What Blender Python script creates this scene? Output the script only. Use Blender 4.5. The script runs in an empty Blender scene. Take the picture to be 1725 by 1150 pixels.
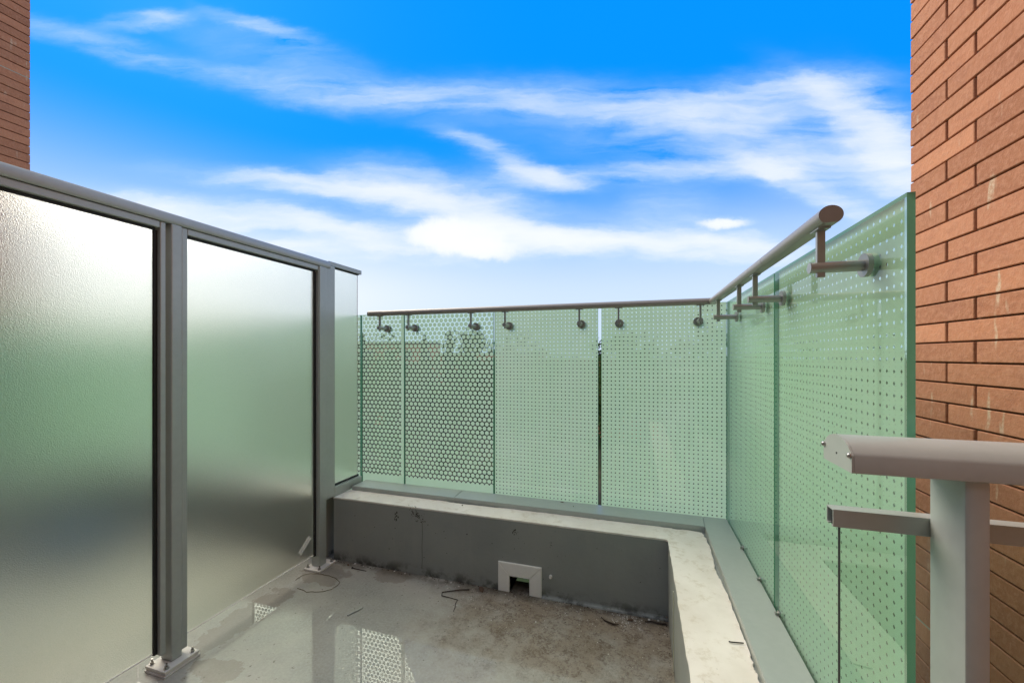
import bpy, bmesh, math, random
from mathutils import Vector, Matrix
from mathutils.geometry import tessellate_polygon
random.seed(7)
S = bpy.context.scene
R = math.radians
TH = 0.3036                      # the camera looks this far left of the balcony's depth axis
H = 1.25                         # eye height above the terrace floor

# ------------------------------------------------------------------ camera
cd = bpy.data.cameras.new('camera'); cam = bpy.data.objects.new('camera', cd); S.collection.objects.link(cam)
cam.location = (0, 0, H); cam.rotation_euler = (R(90), 0, TH)
cd.sensor_width = 36.0; cd.lens = 36.0*678.45/1725; cd.shift_y = 24.4/1725
cd.clip_start = 0.02; cd.clip_end = 3000
S.camera = cam
# ------------------------------------------------------------------ sun and exposure
SUN_AZ = TH + R(46)              # to the left of straight ahead
SUN_EL = R(42)
sd = bpy.data.lights.new('sun', 'SUN'); sd.energy = 1.5; sd.angle = R(50); sd.color = (1.0, 0.86, 0.65)
so = bpy.data.objects.new('sun', sd); S.collection.objects.link(so)
sdir = Vector((-math.sin(SUN_AZ)*math.cos(SUN_EL), math.cos(SUN_AZ)*math.cos(SUN_EL), math.sin(SUN_EL)))
so.rotation_euler = sdir.to_track_quat('Z', 'Y').to_euler()
S.view_settings.view_transform = 'Standard'; S.view_settings.look = 'None'
S.view_settings.gamma = 1.0; S.view_settings.use_curve_mapping = False
S.view_settings.exposure = 1.36
S.cycles.max_bounces = 14; S.cycles.transparent_max_bounces = 40
S.cycles.transmission_bounces = 10; S.cycles.glossy_bounces = 6; S.cycles.diffuse_bounces = 4
S.cycles.use_denoising = True
S.cycles.sample_clamp_indirect = 4.0
S.cycles.blur_glossy = 0.3

# ------------------------------------------------------------------ node helper
class N:
    def __init__(s, tree): s.t = tree; s.n = tree.nodes; s.l = tree.links
    def new(s, typ, **kw):
        nd = s.n.new(typ)
        for k, v in kw.items():
            setattr(nd, k, v)
        return nd
    def put(s, sock, v):
        if isinstance(v, bpy.types.NodeSocket): s.l.new(v, sock)
        elif v is not None:
            if hasattr(sock.default_value, '__len__') and not hasattr(v, '__len__'): v = (v,)*len(sock.default_value)
            if hasattr(v, '__len__') and sock.type == 'RGBA' and len(v) == 3: v = (*v, 1)
            sock.default_value = v
    def m(s, op, a, b=None, c=None, clamp=False):
        nd = s.new('ShaderNodeMath', operation=op, use_clamp=clamp)
        for i, v in enumerate((a, b, c)):
            if v is not None: s.put(nd.inputs[i], v)
        return nd.outputs[0]
    def vm(s, op, a, b=None, out=0):
        nd = s.new('ShaderNodeVectorMath', operation=op); s.put(nd.inputs[0], a)
        if b is not None: s.put(nd.inputs[3 if op == 'SCALE' else 1], b)
        return nd.outputs[out]
    def noise(s, vec, scale, detail=4, rough=0.55, dist=0.0, out='Fac'):
        nd = s.new('ShaderNodeTexNoise'); s.put(nd.inputs['Vector'], vec)
        for k, v in (('Scale', scale), ('Detail', detail), ('Roughness', rough), ('Distortion', dist)): nd.inputs[k].default_value = v
        return nd.outputs[out]
    def ramp(s, f, a, b, lo=0.0, hi=1.0, smooth=True):
        nd = s.new('ShaderNodeMapRange'); nd.interpolation_type = 'SMOOTHSTEP' if smooth else 'LINEAR'
        for k, v in ((0, f), (1, a), (2, b), (3, lo), (4, hi)): s.put(nd.inputs[k], v)
        return nd.outputs[0]
    def mix(s, f, a, b, blend='MIX'):
        nd = s.new('ShaderNodeMix', data_type='RGBA', blend_type=blend)
        s.put(nd.inputs['Factor'], f); s.put(nd.inputs[6], a); s.put(nd.inputs[7], b)
        return nd.outputs[2]
    def mapping(s, vec, loc=(0,0,0), rot=(0,0,0), scale=(1,1,1), typ='POINT'):
        nd = s.new('ShaderNodeMapping', vector_type=typ); s.put(nd.inputs[0], vec)
        nd.inputs[1].default_value = loc; nd.inputs[2].default_value = rot; nd.inputs[3].default_value = scale
        return nd.outputs[0]
    def bump(s, h, strength=0.3, dist=0.002, normal=None):
        nd = s.new('ShaderNodeBump'); s.put(nd.inputs['Height'], h)
        nd.inputs['Strength'].default_value = strength; nd.inputs['Distance'].default_value = dist
        if normal is not None: s.put(nd.inputs['Normal'], normal)
        return nd.outputs[0]
    def sep(s, v):
        nd = s.new('ShaderNodeSeparateXYZ'); s.put(nd.inputs[0], v); return nd.outputs
    def comb(s, x, y, z):
        nd = s.new('ShaderNodeCombineXYZ')
        for i, v in enumerate((x, y, z)): s.put(nd.inputs[i], v)
        return nd.outputs[0]
    def shmix(s, f, a, b):
        nd = s.new('ShaderNodeMixShader'); s.put(nd.inputs[0], f); s.l.new(a, nd.inputs[1]); s.l.new(b, nd.inputs[2]); return nd.outputs[0]

# ------------------------------------------------------------------ sky: blue with wisps of cloud, all a function of world direction
W = bpy.data.worlds.new('World'); S.world = W; W.use_nodes = True
W.node_tree.nodes.clear(); g = N(W.node_tree)
wo = g.new('ShaderNodeOutputWorld'); bg = g.new('ShaderNodeBackground'); g.l.new(bg.outputs[0], wo.inputs[0])
tc = g.new('ShaderNodeTexCoord'); D = tc.outputs['Generated']
nish = g.new('ShaderNodeTexSky', sky_type='NISHITA'); nish.sun_disc = False
nish.sun_elevation = SUN_EL; nish.sun_rotation = -SUN_AZ; nish.altitude = 300; nish.air_density = 1.0; nish.dust_density = 0.4; nish.ozone_density = 2.0
hs = g.new('ShaderNodeHueSaturation'); g.l.new(nish.outputs[0], hs.inputs['Color']); hs.inputs['Saturation'].default_value = 1.55; hs.inputs['Value'].default_value = 1.0
SKY_K = 0.050
fw = (-math.sin(TH), math.cos(TH), 0); rt = (math.cos(TH), math.sin(TH), 0)
df = g.vm('DOT_PRODUCT', D, fw, out=1); dr = g.vm('DOT_PRODUCT', D, rt, out=1); dz = g.sep(D)[2]
front = g.m('GREATER_THAN', df, 0.12)
dfs = g.m('MAXIMUM', df, 0.12)
p = g.m('DIVIDE', dr, dfs); q = g.m('DIVIDE', dz, dfs)
PQ = g.comb(p, q, 0)
w1 = g.noise(g.mapping(PQ, scale=(2.2, 4.2, 1)), 1.0, 3, 0.6, out='Color')
w2 = g.noise(g.mapping(PQ, scale=(5, 14, 1), rot=(0, 0, R(8))), 1.0, 7, 0.66, out='Color')
wv = g.vm('ADD', g.vm('MULTIPLY', g.vm('SUBTRACT', w1, (0.5,)*3), (0.12, 0.06, 0)), g.vm('MULTIPLY', g.vm('SUBTRACT', w2, (0.5,)*3), (0.15, 0.055, 0)))
PW = g.vm('ADD', PQ, wv)
F = 678.45
blobs = [  # x, y, half length, half height (photo-sized units), tilt (deg, + falls to the right), density
 (150,70,190,17,14,.20),(330,110,230,22,14,.26),(560,125,230,38,18,.22),(760,168,260,28,5,.25),(1000,170,280,36,3,.36),(255,32,75,13,-6,.42),(450,48,90,15,20,.34),
 (1180,185,230,26,4,.34),(1330,150,140,30,-4,.62),(1440,195,110,34,34,.60),(1500,255,120,58,45,.60),(1390,275,240,42,8,.46),(1130,290,230,19,-4,.56),(1430,345,170,24,24,.62),(1250,235,300,50,0,.30),
 (850,268,105,18,20,.55),(905,298,80,18,8,.45),(560,318,230,22,6,.66),(745,325,150,36,12,.66),(700,350,200,24,10,.55),(450,365,230,24,6,.62),(590,395,130,18,12,.58),
(870,395,140,28,14,.62),(980,402,250,26,2,.66),(1180,420,260,24,3,.62),(1214,376,42,10,0,.95),(1120,350,60,50,20,.22),
 (300,372,250,30,10,.34),(640,425,260,26,2,.52),(1090,392,260,40,0,.22),
]
acc = None
for (bx, by, hl, hh, tl, st) in blobs:
    v = g.mapping(PW, loc=((bx-862.5)/F, (599.4-by)/F, 0), rot=(0, 0, R(-tl)), scale=(1.15*hl/F, 1.05*hh/F, 1), typ='TEXTURE')
    ln = g.vm('LENGTH', v, out=1)
    a = g.m('MULTIPLY', g.m('POWER', 2.718, g.m('MULTIPLY', g.m('POWER', ln, 3.0), -1.1)), st)
    acc = a if acc is None else g.m('ADD', acc, a)
streak = g.noise(g.mapping(PW, scale=(2.0, 15, 1), rot=(0, 0, R(-6))), 1.0, 5, 0.52, 0.35)
puff = g.noise(g.mapping(PW, scale=(3, 6, 1)), 1.0, 6, 0.55)
tex = g.m('ADD', g.m('MULTIPLY', streak, 1.25), g.m('MULTIPLY', puff, 0.75))
fine = g.noise(g.mapping(PW, scale=(6, 34, 1), rot=(0, 0, R(-9))), 1.0, 6, 0.6)
tex2 = g.m('ADD', g.m('MULTIPLY', g.m('SUBTRACT', tex, 1.0), 1.5), g.m('MULTIPLY', g.m('SUBTRACT', fine, 0.5), 0.9))
cl_front = g.m('MULTIPLY', g.m('MAXIMUM', g.m('ADD', acc, g.m('MULTIPLY', tex2, g.ramp(acc, 0.0, 0.45, 0.0, 0.85))), 0.0), 1.0)
for (bx, by, hl, hh, tl, st) in ((738,392,46,24,-6,1.3),(775,402,70,26,6,1.5),(815,420,60,16,8,1.1),(1214,376,34,8,0,0.9)):
    v = g.mapping(g.vm('ADD', PQ, g.vm('MULTIPLY', g.vm('SUBTRACT', g.noise(PQ, 26, 6, 0.6, out='Color'), (0.5,)*3), (0.05, 0.035, 0))), loc=((bx-862.5)/F, (599.4-by)/F, 0), rot=(0, 0, R(-tl)), scale=(hl/F, hh/F, 1), typ='TEXTURE')
    ln = g.vm('LENGTH', v, out=1); cl_front = g.m('ADD', cl_front, g.m('MULTIPLY', g.m('POWER', 2.718, g.m('MULTIPLY', g.m('POWER', ln, 4.0), -1.0)), st))
cl_front = g.m('MULTIPLY', cl_front, front)
# denser white cloud added out of view, for bright neutral ambient light
wd = g.noise(D, 1.6, 3, 0.6, out='Color')
Dw = g.vm('ADD', D, g.vm('MULTIPLY', g.vm('SUBTRACT', wd, (0.5,)*3), (0.5, 0.5, 0.25)))
cg = g.noise(g.mapping(Dw, scale=(1.3, 1.3, 3.0)), 1.2, 7, 0.6)
cl_gen = g.m('MULTIPLY', g.ramp(cg, 0.28, 0.56), 1.5)
away = g.m('MAXIMUM', g.ramp(dz, 0.67, 0.80), g.ramp(df, 0.50, 0.28))            # 0 in the part of the sky in view, 1 beside, above and behind
cl_gen = g.m('MULTIPLY', cl_gen, away)
glow_v = g.mapping(PQ, loc=((170-862.5)/F, (599.4-455)/F, 0), scale=(190/F, 85/F, 1), typ='TEXTURE')
gl_ = g.vm('LENGTH', glow_v, out=1)
glow = g.m('MULTIPLY', g.m('POWER', 2.718, g.m('MULTIPLY', g.m('MULTIPLY', gl_, gl_), -1.3)), front)   # the veiled sun low behind the frosted screen
cloud = g.m('MINIMUM', g.m('ADD', cl_front, cl_gen), 1.0)
cmask = g.m('SUBTRACT', 1.0, g.m('POWER', 2.718, g.m('MULTIPLY', g.m('ADD', cl_front, cl_gen), -1.3)))
horizon = g.ramp(dz, 0.44, 0.12)
base = g.mix(1.0, hs.outputs[0], (0.40, 1.55, 1.95, 1), 'MULTIPLY')
base = g.mix(0.88, base, (0.02, 2.5, 8.7, 1))
base = g.mix(g.m('MULTIPLY', horizon, 0.92), base, (5.6, 6.7, 8.0, 1))
ccol = g.mix(g.ramp(cmask, 0.25, 0.95), (4.6, 6.2, 8.9, 1), (8.0, 8.15, 8.6, 1))
skyc = g.mix(g.m('MULTIPLY', cmask, 0.97), base, ccol)
gv2 = g.mapping(PQ, loc=((300-862.5)/F, (599.4-500)/F, 0), scale=(400/F, 95/F, 1), typ='TEXTURE')
l2 = g.vm('LENGTH', gv2, out=1)
skyc = g.mix(g.m('MULTIPLY', g.m('MULTIPLY', g.m('POWER', 2.718, g.m('MULTIPLY', g.m('MULTIPLY', l2, l2), -1.2)), front), 0.75), skyc, (9.2, 8.9, 8.3, 1))   # milky haze round it
skyc = g.mix(g.m('MULTIPLY', glow, 0.95), skyc, (11, 10.6, 9.6, 1))
g.l.new(skyc, bg.inputs['Color']); bg.inputs['Strength'].default_value = SKY_K

# ------------------------------------------------------------------ materials
M = {}
def mat(name):
    m = bpy.data.materials.new(name); m.use_nodes = True; m.node_tree.nodes.clear(); g = N(m.node_tree)
    o = g.new('ShaderNodeOutputMaterial'); M[name] = m
    return m, g, o
def princ(g, o, color, rough=0.5, metal=0.0, spec=0.5, normal=None, coat=0.0, coat_rough=0.05, coat_ior=1.5):
    b = g.new('ShaderNodeBsdfPrincipled'); g.put(b.inputs['Base Color'], color); g.put(b.inputs['Roughness'], rough)
    g.put(b.inputs['Metallic'], metal); g.put(b.inputs['Specular IOR Level'], spec)
    g.put(b.inputs['Coat Weight'], coat); g.put(b.inputs['Coat Roughness'], coat_rough); b.inputs['Coat IOR'].default_value = coat_ior
    if normal is not None: g.put(b.inputs['Normal'], normal)
    g.l.new(b.outputs[0], o.inputs[0]); return b
def pos(g): return g.new('ShaderNodeNewGeometry').outputs['Position']

def simple(name, color, rough=0.5, metal=0.0, var=0.12, scale=30, bump=0.0):
    m, g, o = mat(name); P = pos(g)
    n = g.noise(P, scale, 5)
    n2 = g.noise(P, scale*0.13, 3)
    k = g.m('ADD', g.m('MULTIPLY', n, var), g.m('MULTIPLY', n2, var))
    c = g.mix(1.0, color, g.comb(*[g.m('ADD', k, 1-var)]*3), 'MULTIPLY')
    nm = g.bump(n, bump, 0.001) if bump else None
    princ(g, o, c, g.m('ADD', rough-0.06, g.m('MULTIPLY', n2, 0.12)), metal, normal=nm)
    return m
simple('aluminium_paint', (0.42, 0.45, 0.415), 0.38, 0.25, 0.14, 45)
simple('rail_paint', (0.44, 0.475, 0.435), 0.38, 0.15, 0.15, 50, 0.05)
simple('brushed_steel', (0.36, 0.365, 0.34), 0.34, 0.55, 0.14, 90)
simple('handrail_paint', (0.30, 0.28, 0.245), 0.36, 0.3, 0.15, 50)
simple('plate_paint', (0.72, 0.70, 0.63), 0.5, 0.1, 0.14, 40)
simple('bolt_steel', (0.42, 0.40, 0.37), 0.28, 0.9, 0.2, 120)
simple('rubber', (0.012, 0.012, 0.011), 0.6)
simple('rusty_steel', (0.05, 0.04, 0.035), 0.5, 0.6, 0.3, 200)
simple('bark', (0.08, 0.055, 0.04), 0.9, 0, 0.4, 6)
simple('roofing', (0.12, 0.11, 0.10), 0.8, 0, 0.3, 2)
simple('stucco', (0.50, 0.47, 0.42), 0.8, 0, 0.2, 1)
simple('window_glass', (0.03, 0.04, 0.05), 0.08, 0.0)
simple('blue_plastic', (0.16, 0.27, 0.40), 0.4)
simple('blocker_green', (0.03, 0.07, 0.05), 0.3)
simple('twig_wood', (0.035, 0.022, 0.014), 0.8, 0, 0.4, 150)
simple('wire_brown', (0.13, 0.10, 0.045), 0.6, 0.2, 0.5, 30)
simple('dry_leaf', (0.10, 0.06, 0.035), 0.8, 0, 0.5, 90)
simple('paper', (0.88, 0.87, 0.82), 0.7, 0, 0.1, 90)
simple('ink', (0.08, 0.08, 0.08), 0.7)
simple('grit_white', (0.62, 0.60, 0.54), 0.8, 0, 0.4, 200)
simple('sealant', (0.46, 0.45, 0.34), 0.7, 0, 0.3, 30)
simple('trim_plastic', (0.88, 0.86, 0.78), 0.38, 0.0, 0.08, 60)
simple('pale_strip', (0.62, 0.63, 0.46), 0.6, 0.0, 0.15, 60)

# painted parapet face: dull dark grey, scuffed, dirt towards the floor line
m, g, o = mat('parapet_paint'); P = pos(g)
n1 = g.noise(P, 3.0, 5); n2 = g.noise(P, 55, 5, 0.7); n3 = g.noise(g.mapping(P, scale=(9, 9, 1.2)), 1.0, 4, 0.7)
c = g.mix(g.ramp(n1, 0.3, 0.7), (0.255, 0.272, 0.248, 1), (0.30, 0.312, 0.28, 1))
c = g.mix(g.m('MULTIPLY', g.ramp(n3, 0.52, 0.72), 0.40), c, (0.33, 0.325, 0.29, 1))
c = g.mix(g.m('MULTIPLY', g.ramp(n2, 0.66, 0.72), 0.55), c, (0.03, 0.03, 0.026, 1))
z = g.sep(P)[2]
dirt = g.m('MULTIPLY', g.ramp(z, 0.075, 0.0), g.ramp(g.noise(P, 14, 5, 0.65), 0.42, 0.62))
c = g.mix(g.m('MULTIPLY', dirt, 0.8), c, (0.035, 0.032, 0.024, 1))
princ(g, o, c, 0.6, normal=g.bump(g.m('ADD', g.noise(P, 12, 5), g.m('MULTIPLY', n2, 0.3)), 0.35, 0.006))

# cream coating on the parapet's top
m, g, o = mat('coating'); P = pos(g)
n1 = g.noise(P, 5, 5, 0.6); n2 = g.noise(P, 70, 4, 0.7); n3 = g.noise(P, 22, 5, 0.7)
c = g.mix(g.ramp(n1, 0.3, 0.7), (0.71, 0.66, 0.57, 1), (0.81, 0.765, 0.68, 1))
c = g.mix(g.m('MULTIPLY', g.ramp(n3, 0.52, 0.68), 0.55), c, (0.57, 0.50, 0.38, 1))
c = g.mix(g.m('MULTIPLY', g.ramp(n2, 0.70, 0.74), 0.8), c, (0.16, 0.14, 0.10, 1))
princ(g, o, c, 0.72, normal=g.bump(g.m('ADD', n3, g.m('MULTIPLY', n2, 0.4)), 0.3, 0.004))

# terrace floor: grey sealed concrete, thin water film in places, brown dirt along the parapet
def floor_material(name, dirty=True):
    m, g, o = mat(name); P = pos(g); x, y, z = g.sep(P)
    n1 = g.noise(P, 1.7, 5, 0.6); n2 = g.noise(P, 9, 6, 0.65); n3 = g.noise(P, 95, 5, 0.7); n4 = g.noise(P, 34, 5, 0.72, 0.6)
    c = g.mix(g.ramp(n1, 0.32, 0.68), (0.31, 0.312, 0.265, 1), (0.42, 0.40, 0.335, 1))
    c = g.mix(g.m('MULTIPLY', g.ramp(n2, 0.45, 0.7), 0.30), c, (0.24, 0.235, 0.20, 1))
    c = g.mix(g.m('MULTIPLY', g.ramp(n3, 0.40, 0.66), 0.55), c, (0.47, 0.46, 0.40, 1))
    c = g.mix(g.m('MULTIPLY', g.ramp(g.noise(P, 48, 3, 0.6), 0.655, 0.70), 0.7), c, (0.09, 0.08, 0.06, 1))
    if dirty:
        wob = g.m('MULTIPLY', g.m('SUBTRACT', g.noise(P, 3.2, 5, 0.65), 0.5), 1.1)
        # brown silt that has washed towards the scupper and the right-hand corner
        right = g.ramp(g.m('ADD', x, wob), -1.10, -0.55)
        far = g.ramp(g.m('ADD', y, g.m('MULTIPLY', wob, 0.8)), 1.28, 1.76)
        silt = g.m('MULTIPLY', right, far)
        c = g.mix(g.m('MULTIPLY', g.m('MULTIPLY', silt, g.ramp(g.noise(P, 7, 5, 0.65), 0.30, 0.62, 0.35, 1.0)), 0.80), c, (0.215, 0.165, 0.105, 1))
        gr = g.m('ADD', g.m('MULTIPLY', g.noise(P, 85, 6, 0.75, 1.2), 0.7), g.m('MULTIPLY', g.noise(P, 17, 5, 0.7, 0.8), 0.5))
        grains = g.m('MULTIPLY', silt, g.ramp(gr, 0.56, 0.72))
        c = g.mix(g.m('MULTIPLY', grains, 0.80), c, (0.085, 0.05, 0.028, 1))
        pale = g.m('MULTIPLY', silt, g.ramp(g.noise(P, 60, 5, 0.7, 0.4), 0.58, 0.66))
        c = g.mix(g.m('MULTIPLY', pale, 0.55), c, (0.42, 0.36, 0.26, 1))
        edge = g.m('MULTIPLY', g.ramp(g.m('ADD', y, g.m('MULTIPLY', wob, 0.14)), 1.96, 2.035), g.ramp(n2, 0.30, 0.60))
        c = g.mix(g.m('MULTIPLY', edge, 0.75), c, (0.065, 0.048, 0.03, 1))
        for (sx, sy, rx, ry) in ((-1.34, 1.99, 0.12, 0.07), (-1.72, 1.88, 0.15, 0.10), (-1.60, 1.17, 0.12, 0.07), (-1.80, 1.45, 0.09, 0.30)):
            v = g.mapping(P, loc=(sx, sy, 0), scale=(rx, ry, 10), typ='TEXTURE')
            d = g.m('ADD', g.vm('LENGTH', v, out=1), g.m('MULTIPLY', g.m('SUBTRACT', n2, 0.5), 2.2))
            c = g.mix(g.m('MULTIPLY', g.ramp(d, 1.0, 0.9), 0.45), c, (0.17, 0.13, 0.085, 1))
        film = g.m('MULTIPLY', g.ramp(g.m('ADD', y, g.m('MULTIPLY', wob, 0.5)), 1.92, 1.74), g.ramp(n1, 0.62, 0.42, 0.75, 1.0))
    else:
        film = 0.1; c = g.mix(0.65, c, (0.62, 0.62, 0.50, 1))
    rough = g.m('ADD', 0.42, g.m('MULTIPLY', n3, 0.25))
    h = g.m('ADD', g.m('MULTIPLY', n3, 0.5), g.m('MULTIPLY', n4, 0.5))
    b = princ(g, o, c, rough, spec=0.5, normal=g.bump(h, 0.30, 0.002), coat=film, coat_rough=g.m('ADD', 0.003, g.m('MULTIPLY', g.ramp(n2, 0.45, 0.75), 0.03)), coat_ior=1.62)
    cn = g.bump(g.noise(P, 14, 2, 0.5), 0.02, 0.001); g.l.new(cn, b.inputs['Coat Normal'])
floor_material('terrace_floor'); floor_material('plain_floor', False)

# brick
m, g, o = mat('brick'); P = pos(g)
oi = g.new('ShaderNodeObjectInfo').outputs['Random']
n1 = g.noise(P, 4, 4); n2 = g.noise(P, 60, 5, 0.7)
c = g.mix(oi, (0.47, 0.200, 0.105, 1), (0.59, 0.268, 0.145, 1))
c = g.mix(g.m('MULTIPLY', g.ramp(n1, 0.35, 0.7), 0.45), c, (0.42, 0.185, 0.11, 1))
oi2 = g.m('FRACT', g.m('MULTIPLY', oi, 7.31))
c = g.mix(1.0, c, g.comb(*[g.ramp(oi2, 0, 1, 0.86, 1.08)]*3), 'MULTIPLY')
c = g.mix(g.m('MULTIPLY', g.ramp(g.noise(P, 16, 6, 0.75), 0.52, 0.68), 0.35), c, (0.36, 0.15, 0.09, 1))
c = g.mix(g.m('MULTIPLY', g.ramp(n2, 0.42, 0.66), 0.40), c, (0.62, 0.32, 0.20, 1))
drip = g.noise(g.mapping(P, scale=(30, 30, 5.5)), 1.0, 2, 0.5)
dm = g.m('MULTIPLY', g.ramp(drip, 0.655, 0.74), g.ramp(g.noise(P, 90, 4, 0.7), 0.35, 0.6, 0.3, 1.0))
c = g.mix(g.m('MULTIPLY', dm, 0.8), c, (0.68, 0.54, 0.38, 1))
spk = g.ramp(g.noise(P, 120, 2, 0.5), 0.74, 0.78)
c = g.mix(g.m('MULTIPLY', spk, 0.7), c, (0.09, 0.035, 0.02, 1))
princ(g, o, c, 0.82, spec=0.25, normal=g.bump(g.m('ADD', n2, g.m('MULTIPLY', g.noise(P, 18, 5, 0.7), 1.4)), 0.45, 0.006))
simple('mortar', (0.115, 0.055, 0.030), 0.95, 0, 0.3, 60, 0.3)
simple('facade_paint', (0.20, 0.20, 0.18), 0.8, 0, 0.2, 4)

# ground and foliage beyond
m, g, o = mat('ground'); P = pos(g)
n1 = g.noise(P, 0.05, 6, 0.65); n2 = g.noise(P, 0.6, 5, 0.7)
c = g.mix(g.ramp(n1, 0.42, 0.58), (0.032, 0.048, 0.020, 1), (0.085, 0.075, 0.055, 1))
c = g.mix(g.m('MULTIPLY', g.ramp(n2, 0.4, 0.7), 0.5), c, (0.028, 0.040, 0.018, 1))
princ(g, o, c, 0.95, spec=0.1)
def leafm(name, a, b_):
    m, g, o = mat(name); P = pos(g)
    n = g.noise(P, 1.3, 4, 0.7); r = g.new('ShaderNodeObjectInfo').outputs['Random']
    c = g.mix(g.ramp(n, 0.3, 0.7), a, b_); c = g.mix(g.m('MULTIPLY', r, 0.3), c, (0.09, 0.075, 0.03, 1))
    d = g.new('ShaderNodeBsdfDiffuse'); t = g.new('ShaderNodeBsdfTranslucent'); g.l.new(c, d.inputs[0]); g.l.new(c, t.inputs[0])
    g.l.new(g.shmix(0.3, d.outputs[0], t.outputs[0]), o.inputs[0])
leafm('leaves', (0.028, 0.060, 0.018, 1), (0.060, 0.105, 0.030, 1))
leafm('needles', (0.018, 0.040, 0.020, 1), (0.035, 0.065, 0.028, 1))

# --- patterned glass.  uv in metres, measured from the pane's left edge and from the sill line
CLEAR = (0.86, 0.95, 0.90, 1)
def clear_shader(g, tint=CLEAR, ior=1.85, rough=0.0):
    t = g.new('ShaderNodeBsdfTransparent'); t.inputs[0].default_value = tint
    gl = g.new('ShaderNodeBsdfGlossy'); gl.inputs['Roughness'].default_value = rough
    f0 = ((ior-1)/(ior+1))**2; ge = g.new('ShaderNodeNewGeometry')
    c = g.m('ABSOLUTE', g.vm('DOT_PRODUCT', ge.outputs['Normal'], ge.outputs['Incoming'], out=1))
    fres = g.m('ADD', f0, g.m('MULTIPLY', g.m('POWER', g.m('SUBTRACT', 1.0, c, clamp=True), 5.0), 1-f0))
    return g.shmix(fres, t.outputs[0], gl.outputs[0])
m, g, o = mat('glass_front'); g.l.new(clear_shader(g), o.inputs[0])
m, g, o = mat('glass_clear'); g.l.new(clear_shader(g, (0.93, 0.98, 0.95, 1), 1.5), o.inputs[0])
m, g, o = mat('glass_edge'); P = pos(g)
n = g.noise(g.mapping(P, scale=(8, 8, 3)), 1.0, 4, 0.6)
c = g.mix(n, (0.05, 0.25, 0.15, 1), (0.16, 0.42, 0.27, 1))
d = g.new('ShaderNodeBsdfDiffuse'); t = g.new('ShaderNodeBsdfTranslucent'); g.l.new(c, d.inputs[0]); g.l.new(c, t.inputs[0])
gl = g.new('ShaderNodeBsdfGlossy'); gl.inputs['Roughness'].default_value = 0.15
s1 = g.shmix(0.5, d.outputs[0], t.outputs[0]); g.l.new(g.shmix(0.10, s1, gl.outputs[0]), o.inputs[0])
def frit_material(name, kind, width, near_margin=0.0):
    m, g, o = mat(name)
    uv = g.new('ShaderNodeUVMap').outputs[0]; u, v, _ = g.sep(uv)
    if kind == 'hex':
        p_ = 0.0314; q_ = p_*1.7320508
        def dd(off):
            a = g.m('SUBTRACT', g.m('FRACT', g.m('ADD', g.m('DIVIDE', u, p_), 20.5+off)), 0.5)
            b = g.m('MULTIPLY', g.m('SUBTRACT', g.m('FRACT', g.m('ADD', g.m('DIVIDE', v, q_), 20.3+off)), 0.5), 1.7320508)
            return g.m('SQRT', g.m('ADD', g.m('MULTIPLY', a, a), g.m('MULTIPLY', b, b)))
        mask = g.m('LESS_THAN', g.m('MINIMUM', dd(0), dd(0.5)), 0.415)
        mask = g.m('MAXIMUM', mask, g.m('LESS_THAN', v, 0.040))
        if near_margin: mask = g.m('MAXIMUM', mask, g.m('GREATER_THAN', u, width-near_margin))
        mask = g.m('MULTIPLY', mask, g.m('GREATER_THAN', u, 0.004)); mask = g.m('MULTIPLY', mask, g.m('LESS_THAN', u, width-0.004))
    else:
        p_ = 0.0225; r_ = 0.158 if kind == 'dot' else 0.162
        a = g.m('SUBTRACT', g.m('FRACT', g.m('ADD', g.m('DIVIDE', u, p_), 20.1)), 0.5)
        b = g.m('SUBTRACT', g.m('FRACT', g.m('ADD', g.m('DIVIDE', v, p_), 20.3)), 0.5)
        if kind == 'dot': d_ = g.m('SQRT', g.m('ADD', g.m('MULTIPLY', a, a), g.m('MULTIPLY', b, b)))
        else: d_ = g.m('ADD', g.m('MULTIPLY', g.m('ABSOLUTE', a), 1.0), g.m('MULTIPLY', g.m('ABSOLUTE', b), 0.85))
        mask = g.m('GREATER_THAN', d_, r_)
        if near_margin: mask = g.m('MULTIPLY', mask, g.m('MAXIMUM', g.m('LESS_THAN', u, width-near_margin), 0.45))
    if kind == 'dia': mask = g.m('MAXIMUM', mask, 0.18)
    P = pos(g); n = g.noise(P, 2.2, 4, 0.6); n2 = g.noise(g.mapping(P, scale=(3, 3, 0.8)), 4.0, 4, 0.7)
    col = g.mix(g.ramp(n, 0.3, 0.7), (0.74, 0.91, 0.63, 1), (0.82, 0.94, 0.70, 1))
    col = g.mix(g.m('MULTIPLY', g.ramp(n2, 0.45, 0.75), 0.25), col, (0.66, 0.87, 0.64, 1))
    if kind == 'dia': col = g.mix(1.0, col, (0.73, 0.87, 0.93, 1), 'MULTIPLY')
    d = g.new('ShaderNodeBsdfDiffuse'); t = g.new('ShaderNodeBsdfTranslucent'); g.l.new(col, d.inputs[0]); g.l.new(col, t.inputs[0])
    fr = g.shmix(0.60 if kind != 'dia' else 0.30, d.outputs[0], t.outputs[0])
    g.l.new(g.shmix(mask, clear_shader(g, (0.90, 0.97, 0.93, 1)), fr), o.inputs[0])

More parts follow.
